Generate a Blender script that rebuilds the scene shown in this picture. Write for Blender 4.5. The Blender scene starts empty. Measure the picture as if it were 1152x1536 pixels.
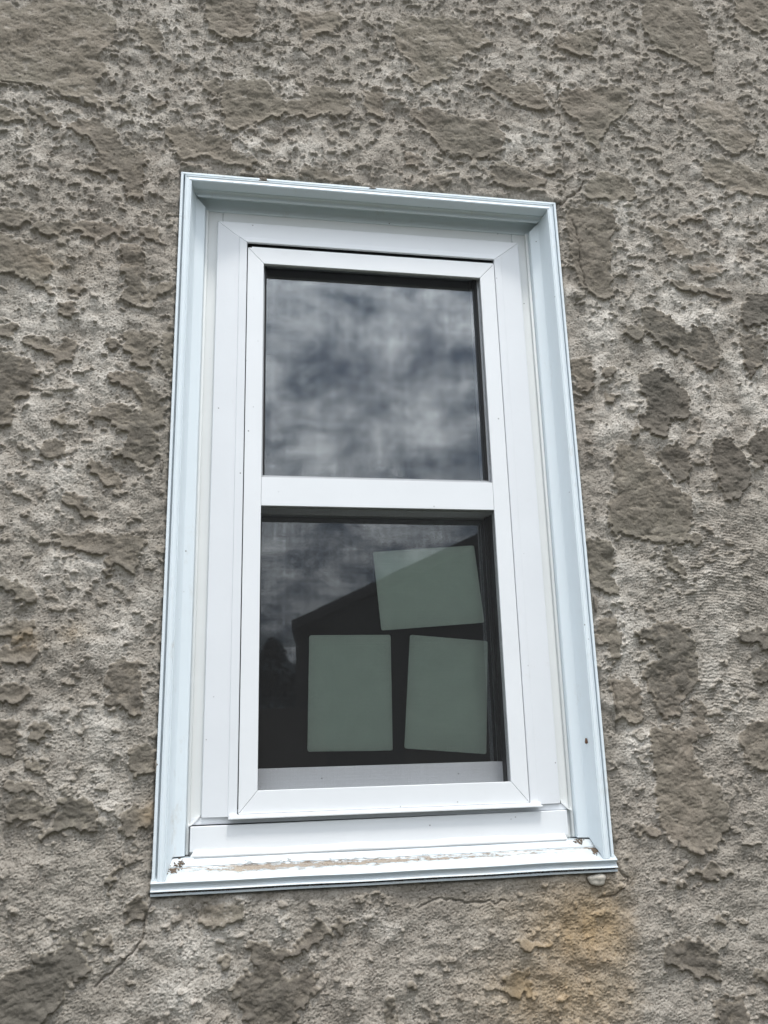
import bpy, bmesh, math, random
import numpy as np
from mathutils import Matrix, Vector

random.seed(7)
rng = np.random.default_rng(11)
S = bpy.context.scene
COL = S.collection
# ------------------------------------------------------------------ camera
CAM_R = np.array([[0.98582746, -0.16574856, -0.02591575],      # right
                  [0.01847493, 0.26080098, -0.96521579],       # down
                  [0.16674198, 0.95105744, 0.26016696]])       # forward
CAM_C = np.array([-0.2528342, -1.45183251, 0.21780378])
FPX = 1280.16
cd = bpy.data.cameras.new('camera')
cam = bpy.data.objects.new('camera', cd)
COL.objects.link(cam)
cd.sensor_fit = 'VERTICAL'
cd.sensor_height = 36.0
cd.lens = FPX / 1536 * 36.0
cd.clip_start = 0.05
cd.clip_end = 500
M = Matrix((CAM_R[0], -CAM_R[1], -CAM_R[2])).transposed()
cam.matrix_world = Matrix.Translation(Vector(CAM_C)) @ M.to_4x4()
S.camera = cam

# ------------------------------------------------------------------ world
SUN_EL, SUN_AZ = 70.0, 166.0       # azimuth clockwise from +Y (north); 180 = straight in front of the wall
w = bpy.data.worlds.new('World')
S.world = w
w.use_nodes = True
nt = w.node_tree
nt.nodes.clear()
def wn(t, **k):
    n = nt.nodes.new(t)
    for a, b in k.items():
        setattr(n, a, b)
    return n
out = wn('ShaderNodeOutputWorld')
bg = wn('ShaderNodeBackground')
bg.inputs['Strength'].default_value = 0.1
sky = wn('ShaderNodeTexSky', sky_type='NISHITA', sun_disc=False)
sky.sun_elevation = math.radians(SUN_EL)
sky.sun_rotation = math.radians(SUN_AZ)
tc = wn('ShaderNodeTexCoord')
sep = wn('ShaderNodeSeparateXYZ')
nt.links.new(tc.outputs['Generated'], sep.inputs[0])
zz = wn('ShaderNodeMath', operation='MAXIMUM'); zz.inputs[1].default_value = 0.0
nt.links.new(sep.outputs['Z'], zz.inputs[0])
za = wn('ShaderNodeMath', operation='ADD'); za.inputs[1].default_value = 0.35
nt.links.new(zz.outputs[0], za.inputs[0])
comb = wn('ShaderNodeCombineXYZ')
for ax in ('X', 'Y'):
    dv = wn('ShaderNodeMath', operation='DIVIDE')
    nt.links.new(sep.outputs[ax], dv.inputs[0]); nt.links.new(za.outputs[0], dv.inputs[1])
    nt.links.new(dv.outputs[0], comb.inputs[ax])
n1 = wn('ShaderNodeTexNoise'); n1.inputs['Scale'].default_value = 5.6; n1.inputs['Detail'].default_value = 9
n1.inputs['Roughness'].default_value = 0.6; n1.inputs['Distortion'].default_value = 0.35
n2 = wn('ShaderNodeTexNoise'); n2.inputs['Scale'].default_value = 8.0; n2.inputs['Detail'].default_value = 10
n2.inputs['Roughness'].default_value = 0.66; n2.inputs['Distortion'].default_value = 0.5
for n in (n1, n2):
    nt.links.new(comb.outputs[0], n.inputs['Vector'])
r1 = wn('ShaderNodeValToRGB'); r1.color_ramp.elements[0].position = 0.30; r1.color_ramp.elements[1].position = 0.50
r2 = wn('ShaderNodeValToRGB')
r2.color_ramp.elements[0].position = 0.37; r2.color_ramp.elements[0].color = (5.6, 6.8, 8.6, 1)
r2.color_ramp.elements[1].position = 0.63; r2.color_ramp.elements[1].color = (35, 36, 37, 1)
nt.links.new(n1.outputs['Fac'], r1.inputs[0]); nt.links.new(n2.outputs['Fac'], r2.inputs[0])
mx = wn('ShaderNodeMixRGB')
nt.links.new(r1.outputs[0], mx.inputs[0]); nt.links.new(sky.outputs[0], mx.inputs[1]); nt.links.new(r2.outputs[0], mx.inputs[2])
# an overcast sky is brighter overhead than at the horizon
zg = wn('ShaderNodeMath', operation='MULTIPLY_ADD'); zg.inputs[1].default_value = 1.38; zg.inputs[2].default_value = 0.18
nt.links.new(zz.outputs[0], zg.inputs[0])
ml = wn('ShaderNodeVectorMath', operation='SCALE')
nt.links.new(mx.outputs[0], ml.inputs[0]); nt.links.new(zg.outputs[0], ml.inputs['Scale'])
nt.links.new(ml.outputs[0], bg.inputs['Color']); nt.links.new(bg.outputs[0], out.inputs['Surface'])

# ------------------------------------------------------------------ sun behind thin cloud
sd = bpy.data.lights.new('sun', 'SUN')
sd.energy = 2.6
sd.angle = math.radians(8)
sd.color = (1.0, 0.96, 0.9)
sun = bpy.data.objects.new('sun', sd)
COL.objects.link(sun)
el, az = math.radians(SUN_EL), math.radians(SUN_AZ)
sdir = Vector((math.sin(az) * math.cos(el), math.cos(az) * math.cos(el), math.sin(el)))
sun.rotation_euler = sdir.to_track_quat('Z', 'Y').to_euler()
sun.location = (0, -6, 8)
S.view_settings.view_transform = 'Standard'
S.view_settings.look = 'None'
S.view_settings.gamma = 1
S.view_settings.use_curve_mapping = False
S.view_settings.exposure = 0.15
S.cycles.max_bounces = 8
S.cycles.use_adaptive_sampling = False
S.cycles.use_denoising = True
S.cycles.denoising_prefilter = 'ACCURATE'
S.cycles.sample_clamp_indirect = 6
S.cycles.transparent_max_bounces = 12

# ================================================================== helpers
def prop(o, label=None, cat=None, group=None, kind=None):
    if label: o['label'] = label
    if cat: o['category'] = cat
    if group: o['group'] = group
    if kind: o['kind'] = kind
    return o
def empty(name, loc=(0, 0, 0), parent=None):
    o = bpy.data.objects.new(name, None)
    o.empty_display_size = 0.1
    COL.objects.link(o); o.location = loc
    if parent: o.parent = parent
    return o
def link(name, me, mat, parent=None, smooth=False):
    o = bpy.data.objects.new(name, me)
    COL.objects.link(o)
    if mat: me.materials.append(mat)
    if parent:
        o.parent = parent
        o.matrix_parent_inverse = Matrix.Translation(-Vector(parent_world(parent)))
    if smooth:
        for p in me.polygons: p.use_smooth = True
    return o
def parent_world(p):
    v = Vector(p.location)
    q = p
    while q.parent:
        q = q.parent
        v += Vector(q.location) if q.type == 'EMPTY' else Vector((0, 0, 0))
    return v
def mesh(name, vs, fs):
    me = bpy.data.meshes.new(name)
    me.from_pydata([tuple(map(float, v)) for v in vs], [], fs)
    bm = bmesh.new(); bm.from_mesh(me)
    bmesh.ops.recalc_face_normals(bm, faces=bm.faces)
    bm.to_mesh(me); bm.free()
    me.update()
    return me
def bevel(me, wd, seg=2):
    bm = bmesh.new(); bm.from_mesh(me)
    es = [e for e in bm.edges if len(e.link_faces) == 2 and e.calc_face_angle(0) > 0.5]
    bmesh.ops.bevel(bm, geom=es, offset=wd, segments=seg, affect='EDGES', profile=0.6, clamp_overlap=True)
    bm.to_mesh(me); bm.free(); me.update()
    return me
def boxm(name, x0, x1, y0, y1, z0, z1, bv=0.0006):
    vs = [(x, y, z) for x in (x0, x1) for y in (y0, y1) for z in (z0, z1)]
    fs = [(0, 1, 3, 2), (4, 6, 7, 5), (0, 4, 5, 1), (2, 3, 7, 6), (0, 2, 6, 4), (1, 5, 7, 3)]
    me = mesh(name, vs, fs)
    if bv: bevel(me, bv)
    return me
def loft(name, A, B, cap=True):
    """closed cross-section A lofted to B."""
    n = len(A)
    vs = list(A) + list(B)
    fs = [(i, (i + 1) % n, n + (i + 1) % n, n + i) for i in range(n)]
    if cap: fs += [tuple(range(n)), tuple(range(n, 2 * n))[::-1]]
    return mesh(name, vs, fs)

class NT:
    def __init__(s, name):
        s.m = bpy.data.materials.new(name); s.m.use_nodes = True
        s.t = s.m.node_tree; s.t.nodes.clear()
        s.out = s.n('ShaderNodeOutputMaterial')
    def n(s, t, inp=None, **k):
        nd = s.t.nodes.new(t)
        for a, b in k.items(): setattr(nd, a, b)
        for a, b in (inp or {}).items():
            if isinstance(b, bpy.types.NodeSocket): s.t.links.new(b, nd.inputs[a])
            else: nd.inputs[a].default_value = b
        return nd
    def noise(s, vec, scale, detail=5, rough=0.6, dist=0.0):
        return s.n('ShaderNodeTexNoise', {'Vector': vec, 'Scale': scale, 'Detail': detail, 'Roughness': rough, 'Distortion': dist}).outputs['Fac']
    def ramp(s, fac, *st):
        r = s.n('ShaderNodeValToRGB', {'Fac': fac})
        e = r.color_ramp.elements
        while len(e) < len(st): e.new(0.5)
        for i, (p, c) in enumerate(st):
            e[i].position = p
            e[i].color = (c, c, c, 1) if not isinstance(c, tuple) else (*c, 1)
        return r.outputs[0]
    def mix(s, f, a, b, bt='MIX'):
        nd = s.n('ShaderNodeMixRGB', blend_type=bt)
        for i, v in enumerate((f, a, b)):
            if isinstance(v, bpy.types.NodeSocket): s.t.links.new(v, nd.inputs[i])
            elif i == 0: nd.inputs[0].default_value = v
            else: nd.inputs[i].default_value = (*v, 1)
        return nd.outputs[0]
    def math(s, op, a, b=0.0, clamp=False):
        nd = s.n('ShaderNodeMath', operation=op, use_clamp=clamp)
        for i, v in enumerate((a, b)):
            if isinstance(v, bpy.types.NodeSocket): s.t.links.new(v, nd.inputs[i])
            else: nd.inputs[i].default_value = v
        return nd.outputs[0]
    def pos(s):
        return s.n('ShaderNodeTexCoord').outputs['Object']
    def finish(s, bsdf):
        s.t.links.new(bsdf, s.out.inputs['Surface']); return s.m

def painted(name, col, rough=0.4, dirt=0.35, dirtcol=(0.36, 0.28, 0.19), streak=(1, 1, 1), spec=0.5, dthr=0.62):
    """white vinyl / coated aluminium, with light grime, scuffs and tiny specks"""
    k = NT(name)
    p = k.pos()
    mp = k.n('ShaderNodeMapping', {'Vector': p, 'Scale': streak}).outputs[0]
    big = k.noise(mp, 9, 6, 0.6)
    fine = k.noise(mp, 140, 5, 0.7)
    c = k.mix(k.ramp(big, (0.3, 0.0), (0.7, 1.0)), tuple(x * 0.965 for x in col), col)
    gr = k.math('MULTIPLY', k.ramp(k.noise(mp, 22, 8, 0.7), (dthr, 0.0), (dthr + 0.16, 1.0)), k.ramp(fine, (0.4, 0.2), (0.6, 1.0)))
    c = k.mix(k.math('MULTIPLY', gr, dirt), c, dirtcol)
    sp = k.ramp(k.n('ShaderNodeTexVoronoi', {'Vector': p, 'Scale': 55, 'Randomness': 1.0}).outputs['Distance'], (0.05, 1.0), (0.09, 0.0))
    spm = k.ramp(k.noise(p, 31, 2, 0.5), (0.57, 0.0), (0.62, 1.0))
    c = k.mix(k.math('MULTIPLY', k.math('MULTIPLY', sp, spm), 0.75), c, (0.10, 0.09, 0.08))
    bp = k.n('ShaderNodeBump', {'Height': k.noise(p, 60, 4, 0.5), 'Strength': 0.08, 'Distance': 0.002}).outputs[0]
    b = k.n('ShaderNodeBsdfPrincipled', {'Base Color': c, 'Roughness': k.math('ADD', k.math('MULTIPLY', fine, 0.16), rough - 0.08), 'Normal': bp, 'Specular IOR Level': spec})
    return k.finish(b.outputs[0])
def plain(name, col, rough=0.6, var=0.15, scale=20, metal=0.0, bump=0.2, bd=0.002, stretch=(1, 1, 1)):
    k = NT(name)
    p = k.n('ShaderNodeMapping', {'Vector': k.pos(), 'Scale': stretch}).outputs[0]
    nz = k.noise(p, scale, 8, 0.65)
    c = k.mix(k.ramp(nz, (0.3, 0.0), (0.7, 1.0)), tuple(x * (1 - var) for x in col), tuple(min(1, x * (1 + var)) for x in col))
    bp = k.n('ShaderNodeBump', {'Height': nz, 'Strength': bump, 'Distance': bd}).outputs[0]
    b = k.n('ShaderNodeBsdfPrincipled', {'Base Color': c, 'Roughness': rough, 'Metallic': metal, 'Normal': bp})
    return k.finish(b.outputs[0])

MAT = {}
MAT['coil'] = painted('blue white coated aluminium', (0.68, 0.745, 0.785), 0.36, 0.4, streak=(1, 1, 0.5), dthr=0.58, spec=0.3)
MAT['vinyl'] = painted('white vinyl', (0.725, 0.745, 0.765), 0.36, 0.12)
MAT['vinyl_worn'] = painted('worn white vinyl', (0.70, 0.72, 0.745), 0.40, 0.2)
MAT['cream'] = painted('cream painted frame', (0.725, 0.745, 0.74), 0.5, 0.12, dthr=0.6)
MAT['caulk'] = painted('white sealant', (0.78, 0.79, 0.79), 0.3, 0.08)
MAT['dark'] = plain('black rubber and gap shade', (0.012, 0.012, 0.013), 0.55)  # gasket rubber, also the black of strips standing in for gap shade
MAT['wire'] = plain('charcoal screen fibre', (0.009, 0.0095, 0.0105), 0.6, 0.1, 200)
MAT['paper'] = plain('pale green card', (0.84, 0.94, 0.83), 0.85, 0.05, 30, bump=0.1)
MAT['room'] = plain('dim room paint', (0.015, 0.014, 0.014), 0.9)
MAT['rust'] = plain('rusty screw', (0.13, 0.065, 0.035), 0.8, 0.4, 900, bump=0.6)
MAT['crumb'] = plain('dry brown dirt', (0.125, 0.092, 0.065), 0.95, 0.45, 400, bump=0.6)
MAT['mortar'] = plain('brown mortar smear', (0.17, 0.15, 0.125), 0.95, 0.4, 260, bump=0.8)
MAT['cement'] = plain('pale cement lump', (0.40, 0.37, 0.32), 0.9, 0.3, 120, bump=0.5)

def sill_mat():
    k = NT('dirty white sill'); p = k.pos()
    sx = k.n('ShaderNodeSeparateXYZ', {'Vector': p})
    mp = k.n('ShaderNodeMapping', {'Vector': p, 'Scale': (0.35, 1, 1)}).outputs[0]
    col = (0.45, 0.50, 0.53)
    # dried mud lying in the back of the front slope: a band along y with a ragged edge
    band = k.math('SUBTRACT', 0.0062, k.math('ABSOLUTE', k.math('SUBTRACT', sx.outputs['Y'], 0.0075)))
    rag = k.math('MULTIPLY', k.math('SUBTRACT', k.noise(mp, 150, 9, 0.8), 0.56), 0.040)
    # heavy between x -0.27 and 0.1, thinner to the right
    xm = k.ramp(k.math('ADD', k.math('MULTIPLY', sx.outputs['X'], 1.0), 0.5), (0.17, 0.25), (0.27, 1.0), (0.55, 0.75), (0.72, 0.35), (0.9, 0.1))
    v = k.math('ADD', k.math('ADD', band, rag), k.math('MULTIPLY', k.math('SUBTRACT', xm, 0.66), 0.010))
    m = k.ramp(k.math('MULTIPLY', v, 160), (0.0, 0.0), (0.5, 1.0))
    mud = k.mix(k.noise(p, 500, 5, 0.7), (0.11, 0.085, 0.06), (0.38, 0.31, 0.24))
    c = k.mix(k.math('MULTIPLY', m, 0.93), col, mud)
    ln = k.math('SUBTRACT', 0.0011, k.math('ABSOLUTE', k.math('SUBTRACT', sx.outputs['Y'], 0.0128)))
    ln = k.math('ADD', ln, k.math('MULTIPLY', k.math('SUBTRACT', k.noise(mp, 210, 6, 0.7), 0.52), 0.006))
    c = k.mix(k.ramp(k.math('MULTIPLY', ln, 900), (0.0, 0.0), (0.6, 0.85)), c, (0.16, 0.12, 0.085))
    stain = k.ramp(k.noise(mp, 30, 8, 0.7), (0.5, 0.0), (0.72, 1.0))
    c = k.mix(k.math('MULTIPLY', stain, 0.3), c, (0.50, 0.44, 0.34))
    sp = k.ramp(k.noise(p, 420, 4, 0.8), (0.66, 0.0), (0.72, 1.0))
    c = k.mix(k.math('MULTIPLY', sp, 0.5), c, (0.12, 0.10, 0.08))
    h = k.math('ADD', k.math('MULTIPLY', m, k.math('ADD', k.noise(p, 500, 4, 0.7), 0.5)), 0.0)
    bp = k.n('ShaderNodeBump', {'Height': h, 'Strength': 0.6, 'Distance': 0.0012}).outputs[0]
    b = k.n('ShaderNodeBsdfPrincipled', {'Base Color': c, 'Roughness': k.math('ADD', k.math('MULTIPLY', m, 0.5), 0.38), 'Normal': bp})
    return k.finish(b.outputs[0])
MAT['sill'] = sill_mat()

def glass_mat(name, refl, wav, rg=0.0):
    k = NT(name); p = k.pos()
    mp = k.n('ShaderNodeMapping', {'Vector': p, 'Scale': wav[1]}).outputs[0]
    bp = k.n('ShaderNodeBump', {'Height': k.noise(mp, wav[0], 2, 0.5), 'Strength': wav[2], 'Distance': 0.002}).outputs[0]
    g = k.n('ShaderNodeBsdfGlossy', {'Roughness': rg, 'Color': (0.92, 0.97, 1.0, 1), 'Normal': bp})
    t = k.n('ShaderNodeBsdfTransparent', {'Color': (0.96, 0.98, 0.97, 1)})
    fr = k.n('ShaderNodeFresnel', {'IOR': 1.5}).outputs[0]
    f = k.math('ADD', k.math('MULTIPLY', fr, 1.0), refl, clamp=True)
    m = k.n('ShaderNodeMixShader', {0: f}); k.t.links.new(t.outputs[0], m.inputs[1]); k.t.links.new(g.outputs[0], m.inputs[2])
    return k.finish(m.outputs[0])
MAT['glass_u'] = glass_mat('window glass upper', 0.22, (6, (1, 1, 1), 0.004), 0.03)
MAT['glass_l'] = glass_mat('window glass lower', 0.17, (14, (1, 1, 0.15), 0.006), 0.022)

# ================================================================== wall heightfield
HX, HT = 0.375, 1.278          # trim outer half width, trim top
def unproj(u, v, y=-0.006):
    d = CAM_R.T @ np.array([(u - 576) / FPX, (v - 768) / FPX, 1.0])
    q = CAM_C + d * (y - CAM_C[1]) / d[1]
    return q[0], q[2]
RS = 0.00125
X0, X1, Z0, Z1 = -0.86, 1.06, -0.36, 2.04
NX, NZ = int((X1 - X0) / RS) + 1, int((Z1 - Z0) / RS) + 1
gx = X0 + np.arange(NX) * RS
gz = Z0 + np.arange(NZ) * RS
fx = np.fft.fftfreq(NX, RS)[None, :]
fz = np.fft.fftfreq(NZ, RS)[:, None]
def fnoise(lo, hi, p=1.0, sx=1.0, sz=1.0, seed=0):
    """band limited noise, wavelengths lo..hi metres, unit std"""
    r = np.random.default_rng(seed)
    f = np.sqrt((fx * sx) ** 2 + (fz * sz) ** 2)
    f[0, 0] = 1e-9
    a = f ** (-p) * (1 / (1 + (1 / (f * hi)) ** 6)) * np.exp(-(f * lo) ** 2)
    s = np.fft.ifft2(np.fft.fft2(r.standard_normal((NZ, NX))) * a).real
    return (s - s.mean()) / s.std()
def blur(a, s, sz=None):
    sz = sz or s
    g = np.exp(-2 * math.pi ** 2 * ((fx * s) ** 2 + (fz * sz) ** 2))
    return np.fft.ifft2(np.fft.fft2(a) * g).real
def sig(v): return 1 / (1 + np.exp(-np.clip(v, -30, 30)))
def fill(poly, dst, val=1.0):
    P = np.array(poly)
    i0, i1 = max(0, int((P[:, 0].min() - X0) / RS)), min(NX, int((P[:, 0].max() - X0) / RS) + 2)
    j0, j1 = max(0, int((P[:, 1].min() - Z0) / RS)), min(NZ, int((P[:, 1].max() - Z0) / RS) + 2)
    if i1 <= i0 or j1 <= j0: return
    xx, zz_ = np.meshgrid(gx[i0:i1], gz[j0:j1])
    ins = np.zeros(xx.shape, bool)
    n = len(P)
    for a in range(n):
        x1, z1 = P[a]; x2, z2 = P[(a + 1) % n]
        if z1 == z2: continue
        c = ((z1 > zz_) != (z2 > zz_)) & (xx < (x2 - x1) * (zz_ - z1) / (z2 - z1) + x1)
        ins ^= c
    s = dst[j0:j1, i0:i1]
    s[ins] = np.maximum(s[ins], val)

# trowelled-on mortar daubs, outlines as (origin u, origin v, scale, tone, points)
DAUBS = [
 (0, 0, 2, .45, "0,0 60,20 150,0 300,20 350,60 330,130 300,180 330,215 280,260 310,330 330,350 280,320 200,295 130,262 50,262 0,248"),
 (0, 0, 2, .6, "620,0 770,0 770,60 760,110 700,125 660,118 630,100 615,60"),
 (0, 0, 2, .7, "600,240 650,235 665,260 650,290 610,275"),
 (0, 0, 2, .6, "670,240 780,228 815,255 830,290 870,300 925,285 920,260 990,255 1050,290 1055,330 1040,355 980,345 930,362 880,345 840,355 800,358 750,385 680,405 672,350 660,300"),
 (0, 0, 2, .6, "500,380 560,375 600,410 640,400 690,415 695,450 740,470 780,480 760,505 680,500 640,480 600,465 590,480 560,492 530,480 525,440 500,420"),
 (0, 0, 2, .7, "450,290 500,295 505,320 455,320"),
 (0, 0, 2, .75, "200,370 280,350 330,380 350,400 370,430 440,465 430,540 425,600 380,600 370,540 330,510 280,520 250,500 300,470 270,430 210,395"),
 (0, 0, 2, .6, "320,300 400,310 370,335 330,320"),
 (0, 0, 2, .7, "900,500 960,500 1040,530 1100,555 1000,550 900,530"),
 (0, 0, 2, .75, "70,330 130,310 140,330 180,370 190,385 150,380 120,350"),
 (0, 0, 2, .5, "880,40 1000,30 1050,60 1000,100 930,110 905,140 900,90"),
 (0, 0, 2, .5, "1080,270 1152,260 1152,360 1100,340"),
 (0, 0, 2, .6, "0,310 60,340 90,365 30,370 0,360"),
 (0, 0, 2, .5, "400,60 470,70 500,120 470,160 420,130"),
 (0, 0, 2, .6, "760,515 850,520 900,535 890,545 800,535"),
 (576, 0, 2, .45, "40,60 150,40 250,60 330,130 250,160 210,200 190,240 120,265 60,230 100,200 70,180 30,150 20,100"),
 (576, 0, 2, .6, "500,110 640,85 650,110 620,175 580,175 520,150"),
 (576, 0, 2, .6, "790,0 900,0 950,60 980,130 990,220 950,215 900,185 830,160 780,100 770,50"),
 (576, 0, 2, .6, "280,230 350,200 380,260 450,240 490,300 500,325 440,330 390,315 350,290 310,270"),
 (576, 0, 2, .6, "525,270 620,260 720,255 735,330 700,365 660,390 640,460 610,430 580,370 530,325"),
 (576, 0, 2, .7, "70,330 150,320 220,350 330,360 360,400 350,460 300,480 180,460 140,410 90,350"),
 (576, 0, 2, .8, "315,500 370,485 420,510 490,545 470,565 400,570 330,555"),
 (576, 0, 2, .8, "480,510 530,485 540,520 480,525"),
 (576, 0, 2, .8, "130,530 190,525 200,555 150,565"),
 (576, 0, 2, .6, "600,560 650,510 740,540 760,600 600,600"),
 (576, 0, 2, .5, "950,480 1020,470 1100,500 1152,540 1152,600 1100,590 1000,560 950,530"),
 (576, 0, 2, .35, "930,300 1060,300 1100,420 1060,470 1000,440 930,380"),
 (576, 0, 2, .5, "1050,0 1152,0 1152,100 1100,100 1050,60"),
 (576, 0, 2, .8, "60,450 110,460 100,505 65,495"),
 (576, 0, 2, .6, "1010,410 1100,400 1130,380 1110,430 1060,460"),
 (0, 300, 3.073, .7, "0,50 80,30 160,60 130,110 80,125 0,115"),
 (0, 300, 3.073, .75, "150,110 300,100 400,90 540,110 590,140 540,175 460,160 400,175 330,130 290,165 240,170 180,150 140,140"),
 (0, 300, 3.073, .6, "0,130 120,190 230,270 240,340 210,385 265,430 220,445 190,405 130,370 70,345 0,345"),
 (0, 300, 3.073, .8, "560,210 610,200 665,220 660,420 640,485 600,485 540,450 580,410 570,380 560,300"),
 (0, 300, 3.073, .75, "650,130 720,110 755,130 740,180 690,200 650,170"),
 (0, 300, 3.073, .7, "570,600 640,590 720,620 740,660 700,700 690,780 650,780 610,740 580,700 570,650"),
 (0, 300, 3.073, .6, "750,600 799,560 799,800 760,810 735,770 745,690"),
 (0, 300, 3.073, .7, "480,800 560,790 640,800 700,870 740,900 760,950 755,1040 700,1060 650,960 620,880 560,860 490,830"),
 (0, 300, 3.073, .85, "400,960 480,950 560,930 640,980 680,1000 715,1080 740,1170 680,1240 620,1200 560,1190 510,1170 560,1140 590,1090 520,1030 460,1000 420,1030"),
 (0, 300, 3.073, .8, "260,480 310,465 355,490 340,545 290,545 265,520"),
 (0, 300, 3.073, .75, "90,640 150,610 210,640 240,660 340,630 360,670 330,740 260,760 220,700 150,690"),
 (0, 300, 3.073, .85, "0,670 60,700 150,740 200,800 150,820 140,900 60,920 70,1000 60,1040 0,1050"),
 (0, 300, 3.073, .8, "0,590 60,560 90,590 40,630 0,630"),
 (0, 300, 3.073, .8, "180,1130 250,1090 320,1130 290,1190 230,1195 180,1165"),
 (0, 300, 3.073, .9, "480,640 540,640 540,690 500,700"),
 (0, 300, 3.073, .7, "300,390 360,380 400,400 360,440 310,420"),
 (0, 300, 3.073, .7, "400,1190 500,1230 560,1280 560,1330 480,1310 420,1260"),
 (0, 300, 3.073, .7, "270,1370 330,1340 400,1400 470,1470 400,1460 300,1400"),
 (0, 300, 3.073, .6, "660,440 740,370 799,360 799,420 720,450 670,480"),
 (0, 300, 3.073, .7, "230,1000 310,990 300,1030 250,1035"),
 (0, 800, 3.073, .75, "230,0 650,0 680,30 640,80 640,150 620,185 540,160 500,100 400,100 330,75 260,30"),
 (0, 800, 3.073, .9, "480,110 520,130 520,200 485,200"),
 (0, 800, 3.073, .8, "0,180 100,230 180,290 150,330 80,310 60,270 0,270"),
 (0, 800, 3.073, .7, "0,430 80,400 160,390 170,430 120,470 60,500 0,480"),
 (0, 800, 3.073, .7, "0,540 100,520 190,530 150,600 70,610 0,600"),
 (0, 800, 3.073, .85, "480,640 560,570 640,580 650,700 660,820 620,860 560,800 480,790 510,720"),
 (0, 800, 3.073, .8, "0,700 120,690 150,740 100,780 0,780"),
 (0, 800, 3.073, .8, "0,840 80,860 90,920 60,1030 0,1010"),
 (0, 800, 3.073, .8, "150,870 220,860 230,900 180,970 140,950"),
 (0, 800, 3.073, .8, "600,980 660,960 720,1000 720,1110 660,1140 600,1090"),
 (0, 800, 3.073, .8, "100,1050 170,1040 210,1070 190,1120 130,1100"),
 (0, 800, 3.073, .95, "30,1150 130,1140 150,1180 90,1210 40,1200"),
 (0, 800, 3.073, .85, "20,1260 100,1210 210,1250 240,1290 180,1330 100,1320 30,1330"),
 (0, 800, 3.073, .9, "270,1220 340,1210 430,1240 440,1280 420,1390 330,1350 260,1380 190,1410 180,1380 260,1330 280,1280"),
 (0, 800, 3.073, .85, "560,1270 640,1250 700,1290 690,1340 600,1400 550,1370"),
 (840, 300, 3.07, .7, "30,40 80,25 200,20 270,80 240,150 235,300 250,420 220,470 150,440 90,400 60,330 50,250 30,130"),
 (840, 300, 3.07, .6, "480,100 560,70 660,70 650,90 560,110 490,130"),
 (840, 300, 3.07, .75, "500,365 560,370 640,395 740,400 800,440 800,465 720,450 620,430 540,410 500,390"),
 (840, 300, 3.07, .9, "370,500 430,490 520,540 550,590 600,620 600,570 680,580 720,640 740,720 700,805 640,770 590,700 530,705 450,670 390,600"),
 (840, 300, 3.07, .8, "290,570 370,580 400,620 370,660 340,650 300,610"),
 (840, 300, 3.07, 1, "840,480 880,430 958,430 958,550 900,580 870,600 830,560"),
 (840, 300, 3.07, .9, "820,620 930,620 940,700 930,760 880,810 850,790 840,700"),
 (840, 300, 3.07, 1, "375,800 440,780 540,830 595,900 600,1010 550,1005 500,1030 490,1080 440,1095 370,1040 370,980 410,960 400,920 360,870"),
 (840, 300, 3.07, .95, "450,1150 530,1120 600,1160 605,1240 590,1290 530,1300 490,1240 455,1190"),
 (840, 300, 3.07, 1, "700,1110 780,1100 840,1150 860,1220 890,1270 850,1350 780,1400 740,1340 720,1250 700,1180"),
 (840, 300, 3.07, .7, "270,1120 380,1130 390,1190 440,1220 500,1290 550,1340 600,1350 600,1480 590,1580 480,1590 380,1560 220,1536 220,1400 270,1330 240,1240"),
 (840, 300, 3.07, .6, "50,720 130,720 155,800 140,880 90,880 60,800"),
 (840, 300, 3.07, 1, "860,1130 920,1050 958,1040 958,1200 900,1220"),
 (840, 300, 3.07, .8, "180,760 250,770 250,820 190,820"),
 (840, 300, 3.07, .9, "330,1050 365,1055 360,1090 335,1085"),
 (840, 300, 3.07, .7, "200,900 260,890 265,930 210,935"),
 (840, 300, 3.07, .45, "400,100 480,140 560,190 640,240 600,270 480,250 470,190 400,140"),
 (840, 300, 3.07, .45, "570,300 700,290 780,330 700,350 600,320"),
 (860, 800, 3.072, .85, "480,0 590,0 580,50 480,45"),
 (860, 800, 3.072, .7, "60,20 180,30 190,120 180,180 215,290 130,270 80,250 65,130"),
 (860, 800, 3.072, .6, "100,400 180,380 220,450 220,600 180,590 150,520 110,480"),
 (860, 800, 3.072, .9, "270,450 360,440 370,400 480,410 560,480 580,600 570,690 520,740 480,860 400,840 340,700 320,620 390,590 370,500 300,490"),
 (860, 800, 3.072, .55, "160,650 260,660 310,720 320,860 270,870 200,860 180,760 155,700"),
 (860, 800, 3.072, 1, "760,450 830,450 897,400 897,580 850,520 760,500"),
 (860, 800, 3.072, .95, "835,620 897,610 897,690 840,690"),
 (860, 800, 3.072, .6, "360,880 560,900 560,1050 700,1200 720,1350 640,1480 540,1470 440,1400 380,1290 380,1130 350,1000"),
 (860, 800, 3.072, .8, "530,750 620,800 620,920 540,930 560,840"),
 (860, 800, 3.072, .7, "760,930 830,860 897,850 897,1100 800,1080"),
 (860, 800, 3.072, .8, "410,60 470,100 520,180 460,190 420,120"),
 (860, 800, 3.072, .8, "270,1340 380,1350 400,1400 300,1390"),
 (0, 1280, 2, 1, "0,400 60,340 120,360 90,310 190,290 210,250 240,310 275,350 260,375 200,370 190,440 150,480 120,512 0,512 0,400"),
 (0, 1280, 2, .95, "740,260 780,265 820,300 880,280 960,200 1000,240 930,290 870,310 840,350 860,390 900,350 960,360 940,430 900,470 860,540 760,540 700,420 680,410 720,370 770,350"),
 (0, 1280, 2, .9, "380,140 420,130 450,170 400,220 380,200"),
 (0, 1280, 2, .9, "310,90 350,20 365,40 330,125"),
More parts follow.
